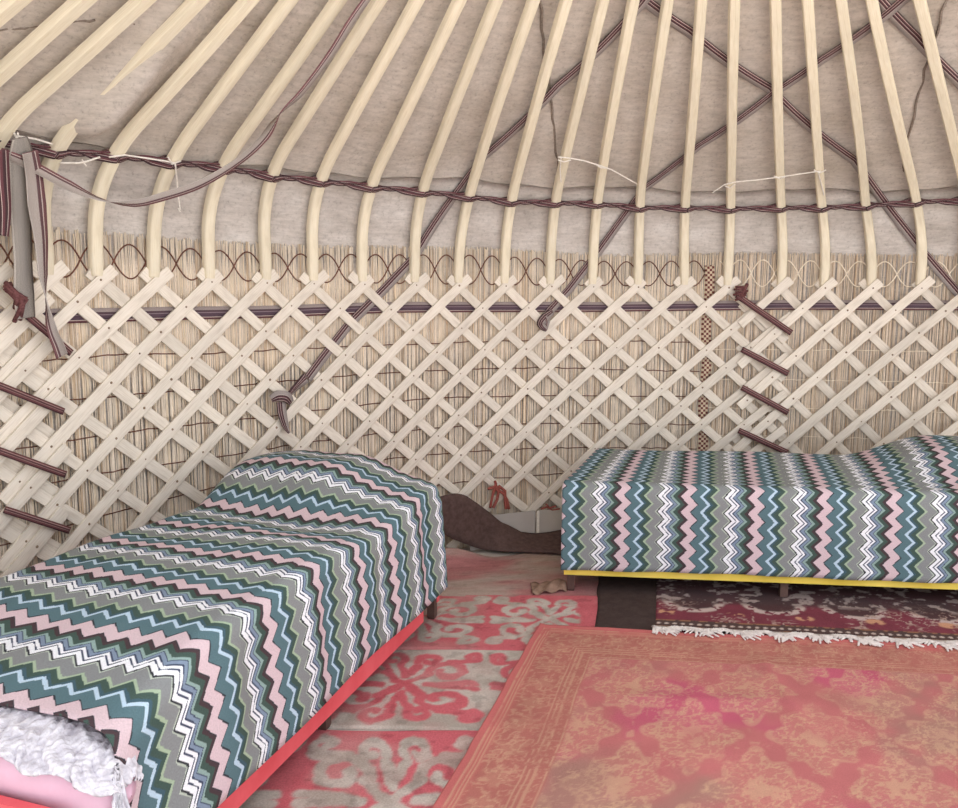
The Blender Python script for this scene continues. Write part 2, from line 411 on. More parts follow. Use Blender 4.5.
# ------------------------------------------------------------------ lattice
ZC = 1.462
FEET = [rs(k, 1.57) for k in RAFT[3:22]]
def feet_ext():
    f = list(FEET); 
    for _ in range(9): f.insert(0, f[0]-.255)
    for _ in range(9): f.append(f[-1]+.262)
    return f
FT = feet_ext()
def slat(parent, s_top, sign, sa, sb, off, w, kk, front):
    """a slat through (s_top, ZC); sign -1 leans to the left going down"""
    def s_at(z): return s_top + sign*kk*(ZC-z)
    zt, zb = 1.505+random.uniform(-.012,.008), .02
    # clip to the panel's side edges
    lo, hi = zb, zt
    if sign < 0:   # s falls with depth
        if s_at(zt) > sb: hi = ZC-(s_top-sb)/kk
        if s_at(zb) < sa: lo = ZC-(s_top-sa)/kk
    else:
        if s_at(zt) < sa: hi = ZC-(sa-s_top)/kk
        if s_at(zb) > sb: lo = ZC-(sb-s_top)/kk
    if hi-lo < .12: return
    hi = min(zt, hi+random.uniform(.0,.03)); lo = max(zb, lo-random.uniform(.0,.03))
    n = max(3, int((hi-lo)/.12)+2); mb = MB(); pts = []; fr = []
    jt = random.uniform(-.012,.012); jb = random.uniform(-.012,.012)
    for i in range(n):
        z = hi+(lo-hi)*i/(n-1); s = s_at(z)+jt+(jb-jt)*i/(n-1)
        x, y, th = W(s); nn = Vector((-math.sin(th), -math.cos(th), 0)); t = Vector((math.cos(th), -math.sin(th), 0))
        d = (t*(-sign*kk)*1.0 + Vector((0,0,1))).normalized(); side = d.cross(nn).normalized()
        pts.append(wallp(s, z, off)); fr.append((side, nn))
    ww = w*random.uniform(.92,1.08)
    mb.sweep(pts, [(x*ww, y*.012) for x, y in ((.5,-.4),(.5,.4),(.42,.5),(-.42,.5),(-.5,.4),(-.5,-.4),(-.42,-.5),(.42,-.5))], fr)
    # rawhide rivets where the layers cross
    for m_ in mb.f[:0]: pass
    if front:
        for s2 in FT:
            # crossing with the other family: s2 + kk*(ZC-z) = s_top - kk*(ZC-z)
            zz = ZC-(s_top-s2)/(2*kk)
            if lo+.03 < zz < hi-.02 and random.random() < .8:
                sx_ = s_at(zz); x, y, th = W(sx_); c0 = Vector(wallp(sx_, zz, off+.0065)); t = Vector((math.cos(th),-math.sin(th),0)); nn = Vector((-math.sin(th),-math.cos(th),0))
                b0 = len(mb.v); r = random.uniform(.004,.0065)
                for q in range(7): mb.v.append(tuple(c0+t*r*math.cos(q*.898)+Vector((0,0,1))*r*math.sin(q*.898)))
                mb.v.append(tuple(c0+nn*.004))
                for q in range(7): mb.face([b0+q, b0+(q+1)%7, b0+7], [(0,0)]*3, 1)
    mb.build('slat', [M['slat'], M['rivet']], parent, sharp=50)
def lattice(sa, sb, off, kk, label, fts, w=.050):
    x, y, _ = W((sa+sb)/2); e = empty('wooden_lattice', (0,0,0), 0, label, 'lattice', 'wooden wall lattice panels')
    for s in fts:
        slat(e, s-.004, +1, sa, sb, -.0185 if off else -.0065, w*.95, kk, False)
    for s in fts:
        slat(e, s+.004, -1, sa, sb, .0205 if off else .0065, w, kk, True)
    return e
lattice(-4.02, .20, 0, 1.17, 'long pale wooden lattice wall panel between the two columns of maroon ties', FT)
lattice(-.035, 3.4, .026, 1.03, 'pale wooden lattice wall panel behind the right-hand bed, right of the maroon ties', [s for s in FT if s > -3.0])
lattice(-5.8, -3.80, .026, 1.17, 'whitish wooden lattice wall panel at the left edge behind the hanging straps', [s+.062 for s in FT if s < -2.6])

# ------------------------------------------------------------------ reed screens
def reeds(name, sa, sb, label, ztop, base):
    e = empty(name, (0,0,0), 0, label, 'reed mat', 'reed wall mats')
    mb = MB(); cols = []; s = sa
    while s < sb:
        r = random.uniform(.0018,.0031); lean = random.uniform(-.012,.012); top = ztop(s)+random.uniform(-.012,.010)
        v = random.uniform(.86,1.05); tint = random.random()
        c = np.array(lin(base))[:3]*v
        if tint < .12: c = c*np.array((.74,.65,.56))
        elif tint < .3: c = c*np.array((1.0,.97,.90))
        b0 = len(mb.v); zz = [0.0,.5,1.0,top]
        o = -.031+random.uniform(-.002,.002)
        for i, z in enumerate(zz):
            s1 = s+lean*(z/1.6)
            x, y, th = W(s1); cx_, cy_, _ = wallp(s1, z, o)
            for q in range(5):
                a = q*2*math.pi/5+th*0
                mb.v.append((cx_+r*math.cos(a), cy_+r*math.sin(a), z)); cols.append(c)
        for i in range(3):
            for q in range(5):
                mb.face([b0+i*5+q, b0+i*5+(q+1)%5, b0+(i+1)*5+(q+1)%5, b0+(i+1)*5+q])
        mb.face([b0+15+q for q in range(5)])
        s += r*2*random.uniform(.78,1.04)
    mb.col = cols
    mb.build('reed_sheet', M['reed'], e)
    return e
TOPPX = [(58,232),(110,236),(180,241),(234,245),(294,248),(387,249),(480,250),(620,257),(755,255),(898,257)]
TOPQ = [hit(*p) for p in TOPPX]
def interp(q, s):
    if s <= q[0][0]: return q[0][1]
    for (s0,z0),(s1,z1) in zip(q, q[1:]):
        if s <= s1: return z0+(z1-z0)*(s-s0)/(s1-s0)
    return q[-1][1]
SJ = -.245
rl = reeds('reed_screen', -5.8, SJ, 'straw reed screen with brown looped stitching and red braided edge', lambda s: interp(TOPQ, s)+.012, (237,224,207))
rr = reeds('reed_screen', SJ+.01, 3.4, 'straw reed screen with pale stitching behind the right-hand bed', lambda s: interp(TOPQ, s)+.012, (231,216,198))
ROWS = [[(72,359),(122,355),(210,354),(280,350),(400,345),(507,341),(567,340),(700,343)],[(72,401),(127,396),(234,387),(327,378),(430,371),(494,369),(554,368),(648,371),(705,372)],
 [(38,447),(93,438),(150,430),(207,424),(257,419),(311,412),(400,402),(454,398),(554,396),(658,397),(705,397)],[(73,480),(130,470),(167,465),(214,459),(383,434),(460,427),(520,425),(567,424),(705,426)],
 [(10,545),(90,522),(200,492),(300,472),(387,460),(450,454),(554,449),(705,450)],[(300,510),(387,494),(450,485),(500,479),(560,475),(660,474)]]
for row in ROWS:
    q = [hit(*p) for p in row]; q.insert(0, (-5.6, q[0][1]))
    mb = MB(); pts = []; s = -5.6
    while s < min(q[-1][0], SJ)+.001: pts.append(sp(s, interp(q, s)+random.uniform(-.003,.003), -.0268)); s += .04
    mb.tube(pts, .0026, 5); mb.build('stitching_cord', M['cord'], rl)
for z in (.4,.58,.75,.92,1.1):
    mb = MB(); pts = []; s = SJ+.02
    while s < 3.3: pts.append(sp(s, z+random.uniform(-.003,.003), -.0268)); s += .04
    mb.tube(pts, .0022, 5); mb.build('stitching_cord', M['palecord'], rr)
def loops(sa, sb, mat, par, r):
    for ph in (0, math.pi):
        mb = MB(); pts = []; s = sa
        while s < sb:
            z1 = interp(TOPQ, s)-.026; z0 = 1.468
            k = math.sin(s*math.pi/.135+ph); k = math.copysign(abs(k)**.9, k)
            pts.append(sp(s, (z0+z1)/2+(z1-z0)/2*k, -.0265)); s += .012
        mb.tube(pts, r, 5); mb.build('looped_cord', mat, par)
loops(-5.6, SJ-.02, M['cord'], rl, .0032); loops(SJ+.06, 3.3, M['palecord'], rr, .0036)
mb = MB(); pts = [sp(SJ+.006*math.sin(z*14), z, -.024) for z in [i*.03 for i in range(54)]]
mb.ribbon(pts, [Vector((1,0,0))]*len(pts), .056, .007); mb.build('braided_edge', M['braid'], rl)
# ------------------------------------------------------------------ belt round the wall
BQ = [hit(*p) for p in [(70,316),(120,315),(177,313.5),(267,312),(387,307.5),(477,307),(604,307),(778,305),(888,305)]]
mb = MB(); pts = []; s = -5.7
while s < 3.3: pts.append(sp(s, interp(BQ, s), -.0195)); s += .05
mb.ribbon(pts, [Vector((0,0,1))]*len(pts), .056, .005); tag(mb.build('woven_belt', M['belt']), 'dark striped woven belt running level behind the whole lattice', 'belt')
# band twisted round the poles
BD = [(57,152),(117,156),(167,162),(217,167),(277,177),(327,182),(370,187),(422,192),(469,197),(510,202),(554,203),(596,204),(641,208),(686,208),(729,209),(780,208),(820,208),(867,206),(917,202),(955,201)]
BQ2 = [hit(*p) for p in BD]
bandE = empty('twisted_band', (0,0,0), 0, 'maroon woven band twisted round every bent roof pole just above the wall', 'band')
cents = sorted([rs(k, interp(BQ2, rs(k,1.95))) for k in RAFT[3:]])
cents = [cents[0]-.25*k for k in (3,2,1)] + cents + [cents[-1]+.27*k for k in (1,2,3)]
for strand in (0, 1):
    mb = MB(); pts = []; sides = []; s = cents[0]
    while s < cents[-1]:
        i = max(j for j, c_ in enumerate(cents) if c_ <= s+1e-9); t = (s-cents[i])/(cents[i+1]-cents[i])
        z = interp(BQ2, s); n, a, b_ = snorm(s, z)
        near0 = math.exp(-(min(t,1-t)/.16)**2)
        if strand == 0: off = .004+.021*near0; ang = math.pi*(t*t*(3-2*t)); dz = .004*math.sin(t*6.28)
        else: off = .004-.024*near0; ang = math.pi*(t*t*(3-2*t))+1.57; dz = -.005*math.sin(t*6.28)+.006
        pts.append(sp(s, z+dz, off)); sides.append(b_*math.cos(ang)+n*math.sin(ang)); s += .0125
    mb.ribbon(pts, sides, .030 if strand == 0 else .024, .005); mb.build('strand', M['band'], bandE)
# ------------------------------------------------------------------ diagonal straps under the roof felt
def diag(pix, offs, label, w=.046, knot=None, sub=10, parent=None):
    q = [hit(*p) for p in pix]; pts = []; sides = []
    for i, ((s0,z0),(s1,z1)) in enumerate(zip(q, q[1:])):
        for j in range(sub + (1 if i == len(q)-2 else 0)):
            t = j/sub; s = s0+(s1-s0)*t; z = z0+(z1-z0)*t; o = offs[i]+(offs[i+1]-offs[i])*t
            pts.append(sp(s, z, o)); n, a, b_ = snorm(s, z); sides.append((n, a, b_))
    sd = []
    for i in range(len(pts)):
        t = (pts[min(i+1,len(pts)-1)]-pts[max(i-1,0)]).normalized(); sd.append(t.cross(sides[i][0]).normalized())
    if sd[0].z < 0: sd = [-x for x in sd]
    mb = MB(); mb.ribbon(pts, sd, w, .004); return mb
E1 = empty('woven_strap', (0,0,0), 0, 'striped strap running down leftwards to a knot on the lattice', 'strap', 'diagonal straps under the roof')
UO = -.027
mb = diag([(665,-22),(643,8),(560,90),(485,161),(463,190),(415,259),(385,290),(350,325),(322,360),(306,378)], [UO,UO,UO,UO,UO,-.022,-.016,-.014,-.005,.02], '')
mb.build('band', M['strap'], E1)
def blob(mb, s, z, off, a, b_, c_, m=0, rough=.1):
    n, t, u_ = snorm(s, z); c0 = sp(s, z, off); P = []
    for i in range(7):
        la = math.pi*(i/6-.5)
        for j in range(10):
            lo = 2*math.pi*j/10; k = 1+random.uniform(-rough,rough)
            P.append(c0+(t*a*math.cos(la)*math.cos(lo)+u_*b_*math.sin(la)+n*c_*math.cos(la)*math.sin(lo))*k)
    mb.grid(P, 7, 10, [(0,(j*3 % 10)/10) for i in range(7) for j in range(10)], m, closed=True)
def pixribbon(pix, off, w, mat, name, parent=None, th=.004, side=None, twist=None, sub=8):
    """a band through points on the shell given by image positions, each with its own stand-off"""
    q = [hit(*p) for p in pix]; k = len(q); offs = off if isinstance(off, list) else [off]*k
    def cr(a, i, t):
        p0,p1,p2,p3 = a[max(i-1,0)],a[i],a[i+1],a[min(i+2,k-1)]
        return .5*((2*p1)+(-p0+p2)*t+(2*p0-5*p1+4*p2-p3)*t*t+(-p0+3*p1-3*p2+p3)*t**3)
    X = [pp(*a_, o) for a_, o in zip(pix, offs)]; pts = []; nn = []; ws = []
    wl = w if isinstance(w, list) else [w]*k
    tw = twist if twist else [0]*k
    ang = []
    for i in range(k-1):
        for j in range(sub+(1 if i == k-2 else 0)):
            t = j/sub; pts.append(Vector([cr([v[c_] for v in X], i, t) for c_ in range(3)]))
            nn.append(snorm(q[i][0]+(q[i+1][0]-q[i][0])*t, q[i][1]+(q[i+1][1]-q[i][1])*t)[0]); ws.append(wl[i]+(wl[i+1]-wl[i])*t); ang.append(tw[i]+(tw[i+1]-tw[i])*t)
    sd = []
    for i in range(len(pts)):
        t = (pts[min(i+1,len(pts)-1)]-pts[max(i-1,0)]).normalized(); a = t.cross(nn[i]).normalized()
        sd.append(a*math.cos(ang[i])+nn[i]*math.sin(ang[i]))
    mb = MB(); mb.ribbon(pts, sd, ws, th); return mb.build(name, mat, parent)
pixribbon([(306,378),(297,386),(287,396),(278,400)], [.022,.034,.032,.028], [.05,.04,.04,.03], M['strap'], 'knot_loop', E1, th=.012, twist=[0,.5,.9,1.2])
pixribbon([(271,399),(278,396),(286,397),(290,402)], [.03,.045,.045,.03], [.03,.05,.05,.03], M['strap'], 'knot', E1, th=.022)
pixribbon([(281,402),(282,412),(285,424),(289,433)], [.035,.04,.034,.03], [.045,.045,.035,.01], M['strap'], 'tail', E1, th=.006)
E2 = empty('woven_strap', (0,0,0), 0, 'striped strap slanting down leftwards from upper right, tied off behind the lattice', 'strap', 'diagonal straps under the roof')
diag([(930,-14),(905,4),(822,65),(775,97),(700,150),(645,192),(600,252),(570,290),(548,314)], [UO]*5+[UO,-.024,-.016,-.012], '').build('band', M['strap'], E2)
pixribbon([(552,312),(545,318),(541,324),(546,330)], [-.01,.02,.03,.02], [.03,.05,.045,.02], M['strap'], 'knot', E2, th=.016)
pixribbon([(545,316),(547,322),(545,330)], [.02,.03,.02], [.02,.03,.02], M['strap'], 'tail', E2, th=.006)
mb = diag([(625,-12),(640,0),(690,36),(770,93),(855,165),(890,212),(918,245),(958,292),(975,312)], [UO-.002]*5+[UO,-.024,-.018,-.016], '')
tag(mb.build('woven_strap', M['strap']), 'striped strap slanting down rightwards from top centre to the lattice at right edge', 'strap', 'diagonal straps under the roof')
mb = diag([(860,-17),(877,2),(915,42),(958,86),(1010,140)], [UO-.002]*5, '')
tag(mb.build('woven_strap', M['strap']), 'short length of striped strap crossing the top right corner', 'strap', 'diagonal straps under the roof')

# ------------------------------------------------------------------ hanging bands at the left
rib = pixribbon([(0,152),(20,160),(40,170),(70,186),(103,200),(135,203),(165,196),(200,184),(236,163),(262,140),(282,112),(302,92),(330,55),(352,20),(372,-8)],
  [.10,.11,.13,.16,.18,.20,.20,.19,.17,.15,.13,.12,.10,.08,.06], [.03,.034,.036,.036,.022,.03,.034,.034,.03,.03,.046,.03,.034,.034,.034], M['ribbon'], 'woven_ribbon', twist=[0,0,.2,.3,1.3,3.0,3.2,3.3,3.4,3.9,5.6,6.2,6.2,6.2,6.2], th=.003)
tag(rib, 'grey and maroon ribbon drooping in a long loop in front of the left roof poles', 'ribbon')
o = pixribbon([(20,138),(21,155),(20,180),(21,215),(23,260),(24,295),(26,318)], [.09,.10,.11,.10,.09,.08,.07], [.05,.085,.072,.068,.066,.072,.07], M['greystrap'], 'hanging_strap', th=.004, twist=[.2,.1,.05,-.1,.1,0,.1])
tag(o, 'wide grey woven strap hanging straight down at the left edge', 'strap')
o = pixribbon([(30,152),(34,175),(37,205),(41,240),(43,275),(47,305),(52,330),(58,345),(62,356)], [.125,.13,.135,.13,.125,.12,.11,.10,.09], [.05,.06,.062,.055,.045,.02,.035,.045,.045], M['ribbon'], 'hanging_strap', th=.004, twist=[0,.1,-.1,.2,.4,1.3,3.0,3.2,3.1])
tag(o, 'narrow grey strap with maroon stripes hanging beside the wide grey strap', 'strap')
o = pixribbon([(2,150),(3,180),(5,210),(4,236)], [.12,.125,.12,.11], [.04,.045,.04,.03], M['band'], 'hanging_strap', th=.004)
tag(o, 'short maroon strap end hanging at the extreme left edge', 'strap')
mb = MB()
for i in range(9):
    q0 = (random.uniform(-6,3), random.uniform(280,292)); q1 = (random.uniform(4,12), random.uniform(298,322)); a = hit(*q0); b_ = hit(*q1)
    mid = sp((a[0]+b_[0])/2+random.uniform(-.03,.03), (a[1]+b_[1])/2, .10)
    mb.tube([sp(*a, .06), mid, sp(*b_, .06)], .008, 6)
tag(mb.build('cord_bundle', M['darkcord']), 'small bundle of dark red cords tied to the lattice at the left edge', 'cord')
# ------------------------------------------------------------------ white strings on the poles
def string(paths, label, r=.0035, off=.026):
    e = empty('white_string', (0,0,0), 0, label, 'string')
    for pix in paths:
        mb = MB(); wallcord(mb, pix, off, r, 5, 5); mb.build('strand', M['white'], e)
    return e
string([[(558,157),(569,158),(585,161),(601,166),(612,170),(637,184)],[(561,158),(560,170),(561,182)],[(558,160),(564,162),(571,160)],[(597,165),(601,168),(606,168)]], 'white string tied between two roof poles above centre')
string([[(712,193),(724,185),(735,182),(757,180),(780,177),(800,174),(821,171)],[(818,171),(821,183),(824,195)],[(725,186),(730,188),(735,184)],[(774,176),(780,179),(785,177)],[(814,170),(820,173),(826,170)]], 'white string strung across three roof poles at right')
string([[(109,157),(125,155),(145,158),(165,161),(175,163)],[(168,157),(172,164),(181,161)],[(175,163),(177,180),(178,195),(180,210)],[(178,208),(180,212)]], 'white string tied round a left roof pole with its end dangling')
string([[(14,133),(17,139),(18,133)],[(17,136),(35,139),(52,144)],[(60,163),(78,163),(85,162),(100,157)],[(82,160),(86,166)]], 'frayed white string ends near the top of the hanging grey strap')
# ------------------------------------------------------------------ ties over the lattice joints
def tie(pix, label, off=.05, w=.03):
    (x0,y0),(x1,y1) = pix; s0,z0 = hit(x0,y0); s1,z1 = hit(x1,y1); pts = []
    for t, o in ((-.02,-.012),(-.02,.02),(0,.044),(.15,.048),(.4,.05),(.6,.05),(.85,.046),(1,.04),(1.02,.02),(1.02,-.012)):
        pts.append(pp(x0+(x1-x0)*t, y0+(y1-y0)*t, o))
    d = (pts[6]-pts[3]).normalized(); n = snorm(s0, z0)[0]; mb = MB(); sd = d.cross(n)
    pl = []
    for a, b_ in zip(pts, pts[1:]):
        for j in range(4): pl.append(a+(b_-a)*j/4)
    pl.append(pts[-1])
    mb.ribbon(pl, [sd]*len(pl), w, .006); tag(mb.build('lattice_tie', M['tie']), label, 'tie', 'maroon ties binding the lattice')
N4 = ['top','second','third','lowest']
for p, nme in zip([((28,316),(70,352)),((0,386),(62,411)),((0,451),(64,474)),((6,510),(68,530))], N4):
    tie(p, f'maroon woven tie on the left-hand lattice joint, {nme} of that column', w=.026)
for p, nme in zip([((738,296),(790,332)),((743,350),(787,373)),((743,388),(787,412)),((740,431),(786,452))], N4):
    tie(p, f'maroon woven tie on the right-hand lattice joint, {nme} of that column', w=.034)
mb = MB()
for i in range(6):
    a = hit(733+random.uniform(-2,2), 300-i*2.6); b_ = hit(744+random.uniform(-2,2), 297-i*2.0)
    mb.tube([sp(*a,.03), sp((a[0]+b_[0])/2,(a[1]+b_[1])/2,.052), sp(*b_,.03)], .0075, 6)
a = hit(745,284); b_ = hit(738,296); mb.tube([sp(*a,.04), sp(*b_,.055)], .01, 6)
tag(mb.build('cord_knot', M['darkcord']), 'dark red cord knotted round a slat above the right-hand ties', 'cord')

# ------------------------------------------------------------------ skirting, drape, tassel
def panel(sa, sb, off, label, h=.195):
    mb = MB(); n = 8; lay = []
    for k in (0, .006):
        P = []
        for i in range(n):
            s = sa+(sb-sa)*i/(n-1)
            for z in (.012, h*.5, h): P.append(wallp(s, z, off+k+.01*(1-z/h)))
        lay.append(mb.grid(P, n, 3))
    a, c = lay
    for i in range(n-1):
        for j in (0,2): mb.face([a+i*3+j, a+(i+1)*3+j, c+(i+1)*3+j, c+i*3+j])
    for i in (0,n-1):
        for j in (0,1): mb.face([a+i*3+j, a+i*3+j+1, c+i*3+j+1, c+i*3+j])
    tag(mb.build('skirting_sheet', M['grey'], smooth=False), label, 'sheet', 'grey sheets along the wall foot')
s1 = hit(533,508)[0]
panel(s1-.42, s1-.012, .05, 'grey plastic sheet at the wall foot, half covered by dark brown felt')
panel(s1+.012, s1+.40, .052, 'grey plastic sheet at the wall foot running behind the right-hand bed')
mb = MB(); mb.box((-.008,-.004,0),(.008,.004,.185))
x, y, z = wallp(s1, .012, .07); th = W(s1)[2]
o = mb.build('joint_strip', M['white'], smooth=False); o.location = (x, y, z); o.rotation_euler = (0,0,-th)
tag(o, 'narrow white strip covering the joint between the grey sheets', 'strip')
# dark brown felt leaning against the wall
TOP = [(428,500),(445,495),(456,493),(465,495),(478,504),(490,513),(500,522),(508,526),(520,533),(533,535),(548,534),(563,531),(590,529)]
BOT = [(420,520),(436,528),(445,535),(455,540),(468,545),(480,549),(492,551),(505,552),(520,552.5),(533,553),(548,553.5),(563,555),(590,556)]
mb = MB(); P = []; nT = len(TOP); nr = 8
def crl(a, n):
    out = []
    for i in range(n):
        t = i/(n-1)*(len(a)-1); k = min(int(t), len(a)-2); t -= k; out.append((a[k][0]+(a[k+1][0]-a[k][0])*t, a[k][1]+(a[k+1][1]-a[k][1])*t))
    return out
for (tx,ty),(bx,by) in zip(crl(TOP, 40), crl(BOT, 40)):
    up = pp(tx, ty, .075)
    lo = Vector(fl(bx, by, .016)); 
    sg, sl = near(lo.x, lo.y)
    if sg > -.09: lo = pp(bx, by, .09)
    for j in range(nr):
        t = j/(nr-1); p = up.lerp(lo, t); p = p + Vector((0,0,-.012*math.sin(math.pi*t)*min(1, max(0,up.z)*5))); p.z = max(p.z, .014); P.append(p)
a = mb.grid(P, 40, nr)
o = mb.build('felt_drape', M['brownfelt']); md = o.modifiers.new('thickness', 'SOLIDIFY'); md.thickness = .012; md.offset = 1
tag(o, 'dark brown felt strip slumped along the wall foot between the beds', 'felt')
mb = MB()
for pix in ([(488,489),(494,487),(499,489),(497,500),(493,508)],[(495,481),(497,490),(503,493),(507,500),(509,509)],[(496,483),(493,494),(490,508)],[(499,486),(505,491),(505,500),(506,509)],[(490,488),(500,487)]):
    wallcord(mb, pix, .04, .0085, 6, 4)
tag(mb.build('cord_tassel', M['redcord']), 'red cord knotted on the lattice just above the grey sheets', 'cord')
mb = MB()
for pix in ([(541,509),(547,507),(552,510),(560,509)],[(546,504),(550,508),(556,506)]): wallcord(mb, pix, .055, .005, 6, 4)
tag(mb.build('cord_scrap', M['redcord']), 'scrap of orange-red cord on top of the right-hand grey sheet', 'cord')

# ------------------------------------------------------------------ beds (local x along, y away from the visible side, z up)
def sstep(a, b, x):
    t = min(1, max(0, (x-a)/(b-a))); return t*t*(3-2*t)
def cover(bed_e, x0, x1, wd, zt, hem, side, phase, name_label, ku=1.0, du=.0125, xs=None, x0f=None):
    rows = []; u = x0; R_ = .055; nF, nA, nT, nB = 16, 7, 34, 8
    us = []
    L = x1-x0
    while u < x1+.30: us.append(u); u += du
    P = []; UV = []
    for u in us:
        if u <= x1-R_: x = u; dz = 0; e = 0
        elif u < x1-R_+R_*1.57: a = (u-(x1-R_))/R_; x = x1-R_+R_*math.sin(a); dz = R_*(1-math.cos(a)); e = a/1.57
        else: x = x1+.004*math.sin(u*20); dz = R_+(u-(x1-R_+R_*1.57)); e = 1
        cin = .05*sstep(.10, 0, x1-x) + .02*e
        h = hem(x)
        prof = []
        zf = zt(x, 0)-dz
        # front drop
        for i in range(nF):
            t = i/nF; z = h+(max(zf-R_, h+.02)-h)*t
            prof.append((side(x, t)+cin, z))
        for i in range(nA):
            a = i/(nA-1)*math.pi/2
            prof.append((-.012+cin+R_-R_*math.cos(a), max(zf, h+.02+R_)-R_+R_*math.sin(a)))
        for i in range(1, nT):
            y = -.012+cin+R_+(wd-2*R_-cin*1.5)*i/nT; prof.append((y, max(zt(x, y)-dz, h+.02)))
        ye = prof[-1][0]; ze = prof[-1][1]
        for i in range(1, 5):
            a = i/4*math.pi/2; prof.append((ye+R_*math.sin(a), max(ze-R_+R_*math.cos(a), h+.01)))
        ye, zb = prof[-1]
        for i in range(1, nB+1): prof.append((ye+.006, max(zb-.28*i/nB, h)))
        d = [0]
        for q, r in zip(prof, prof[1:]): d.append(d[-1]+math.hypot(r[0]-q[0], r[1]-q[1]))
        d0 = d[nF]
        for (y, z), dd in zip(prof, d):
            xx = x + (xs(x, y) if xs else 0)
            P.append((xx, y, z)); UV.append((u*ku+phase, dd-d0+5.0))
    nv = len(P)//len(us)
    if x0f:   # shape the near edge
        for j in range(nv):
            k = x0f(UV[j][1]-5.0, P[j][1])
            for i in range(16):
                w_ = (1-i/16); x, y, z = P[i*nv+j]; P[i*nv+j] = (x+k*w_, y, z); UV[i*nv+j] = (UV[i*nv+j][0]+k*w_*ku, UV[i*nv+j][1])
    mb = MB(); mb.grid(P, len(us), nv, UV)
    o = mb.build('bedspread', M['knit']); o.location = bed_e.location; o.rotation_euler = bed_e.rotation_euler
    md = o.modifiers.new('thickness', 'SOLIDIFY'); md.thickness = .006; md.offset = 1
    # faces outward check: put the thickness outside
    tag(o, name_label, 'bedspread', 'zigzag knitted bedspreads'); return o
def rbox(mb, lo, hi, r=.03, zf=None, nx=20, ny=10):
    """soft rounded slab"""
    def f(t, n): return t
    P = []; xs_ = [lo[0]+(hi[0]-lo[0])*i/nx for i in range(nx+1)]; ring = []
    W_ = hi[1]-lo[1]
    sec = []
    for (cy_, cz, a0) in ((hi[1]-r, hi[2]-r, 0), (lo[1]+r, hi[2]-r, 90), (lo[1]+r, lo[2]+r, 180), (hi[1]-r, lo[2]+r, 270)):
        for k in range(5):
            a = math.radians(a0+k*22.5); sec.append((cy_+r*math.cos(a), cz+r*math.sin(a)))
    n = len(sec); P = []; rows = []
    cyc, czc = (lo[1]+hi[1])/2, (lo[2]+hi[2])/2
    for k in range(5):
        a = k/4*math.pi/2; rows.append((lo[0]+r-r*math.cos(a)*1.0, k))
    for x in xs_[1:-1]: rows.append((x, None))
    seq_ = [(lo[0]+r-r*math.cos(k/4*math.pi/2), r-r*math.sin(k/4*math.pi/2)) for k in range(5)] + [(x, 0) for x in xs_[1:-1]] + [(hi[0]-r+r*math.sin(k/4*math.pi/2), r-r*math.cos(k/4*math.pi/2)) for k in range(5)]
    for x, ins in seq_:
        for y, z in sec:
            yy = y-math.copysign(min(ins, abs(y-cyc)), y-cyc); z2 = z-math.copysign(min(ins, abs(z-czc)), z-czc)
            if zf and z2 > czc: z2 = zf(x, yy, z2)
            P.append((x, yy, z2))
    b0 = mb.grid(P, len(seq_), n, closed=True)
    mb.face([b0+j for j in range(n)][::-1]); e = b0+(len(seq_)-1)*n; mb.face([e+j for j in range(n)])
def bedframe(e, x0, x1, wd, rail, zr0=.07, zr1=.20, legs=None, head=None, xr=None):
    mb = MB(); mb.box((x0, 0, zr0), (xr if xr else x1, .022, zr1)); mb.build('side_rail', rail, e, smooth=False)
    mb = MB(); mb.box((x0, wd-.022, zr0), (x1, wd, zr1)); mb.build('side_rail', rail, e, smooth=False)
    for xa in (x0, x1-.022):
        mb = MB(); mb.box((xa, .0225, zr0), (xa+.022, wd-.0225, head if head and xa == x0 else zr1)); mb.build('end_rail', rail, e, smooth=False)
    mb = MB(); mb.box((x0+.023, .023, zr1-.03), (x1-.023, wd-.023, zr1-.004)); mb.build('base_board', M['ply'], e, smooth=False)
    for x in legs:
        for y in (.045, wd-.06):
            mb = MB(); b = .017
            P = []
            for z, k in ((0,.8),(.01,1),(zr1-.032,1.05)):
                for dx, dy in ((-1,-1),(1,-1),(1,1),(-1,1)): P.append((x+dx*b*k, y+dy*b*k, z))
            a = mb.grid(P, 3, 4, closed=True); mb.face([a+3,a+2,a+1,a]); mb.face([a+8,a+9,a+10,a+11])
            mb.build('leg', M['leg'], e, smooth=False)
RUGZ = .010
# left bed
BL = empty('bed_frame', (-.242, 3.115, RUGZ), math.radians(71.93), 'low bed with red painted side board on the left', 'bed', 'low beds')
bedframe(BL, -1.767, .30, .86, M['redboard'], legs=(-1.66,-.69,.27), head=.392, xr=.06)
def ztL(x, y):
    z = .500 + .09*sstep(-1.72,-1.15,x)
    hump = sstep(-.34, .04, x)*(.018+.105*sstep(.02,.42,y))*(1-.12*sstep(.62,.86,y))*(1-.20*sstep(.14,.32,x)*(1-sstep(.1,.5,y)))
    val = -.022*math.exp(-((x+.38-.12*y)/.14)**2)
    w = .006*math.sin(x*7.0+y*3)+.004*math.sin(x*13-y*9)+.003*math.sin(y*21+x*4)
    return z+hump+val+w
def hemL(x): return .172-.004*sstep(-.6,.2,x) + .012*sstep(-1.3,-1.75,x) + .003*math.sin(x*9)
def sideL(x, t): return -.016 - .026*(1-t)**1.2*(1+.25*math.sin(x*5+1)) + .010*math.sin(x*16+.6)*math.sin(t*2.6) + .004*math.sin(x*31)*math.sin(t*2.8)
cover(BL, -1.65, .31, .87, ztL, hemL, sideL, .008, 'zigzag knitted bedspread humped at its far end on the left-hand bed',
      ku=1.12, x0f=lambda v, y: (.01+.012*math.sin(y*8)))
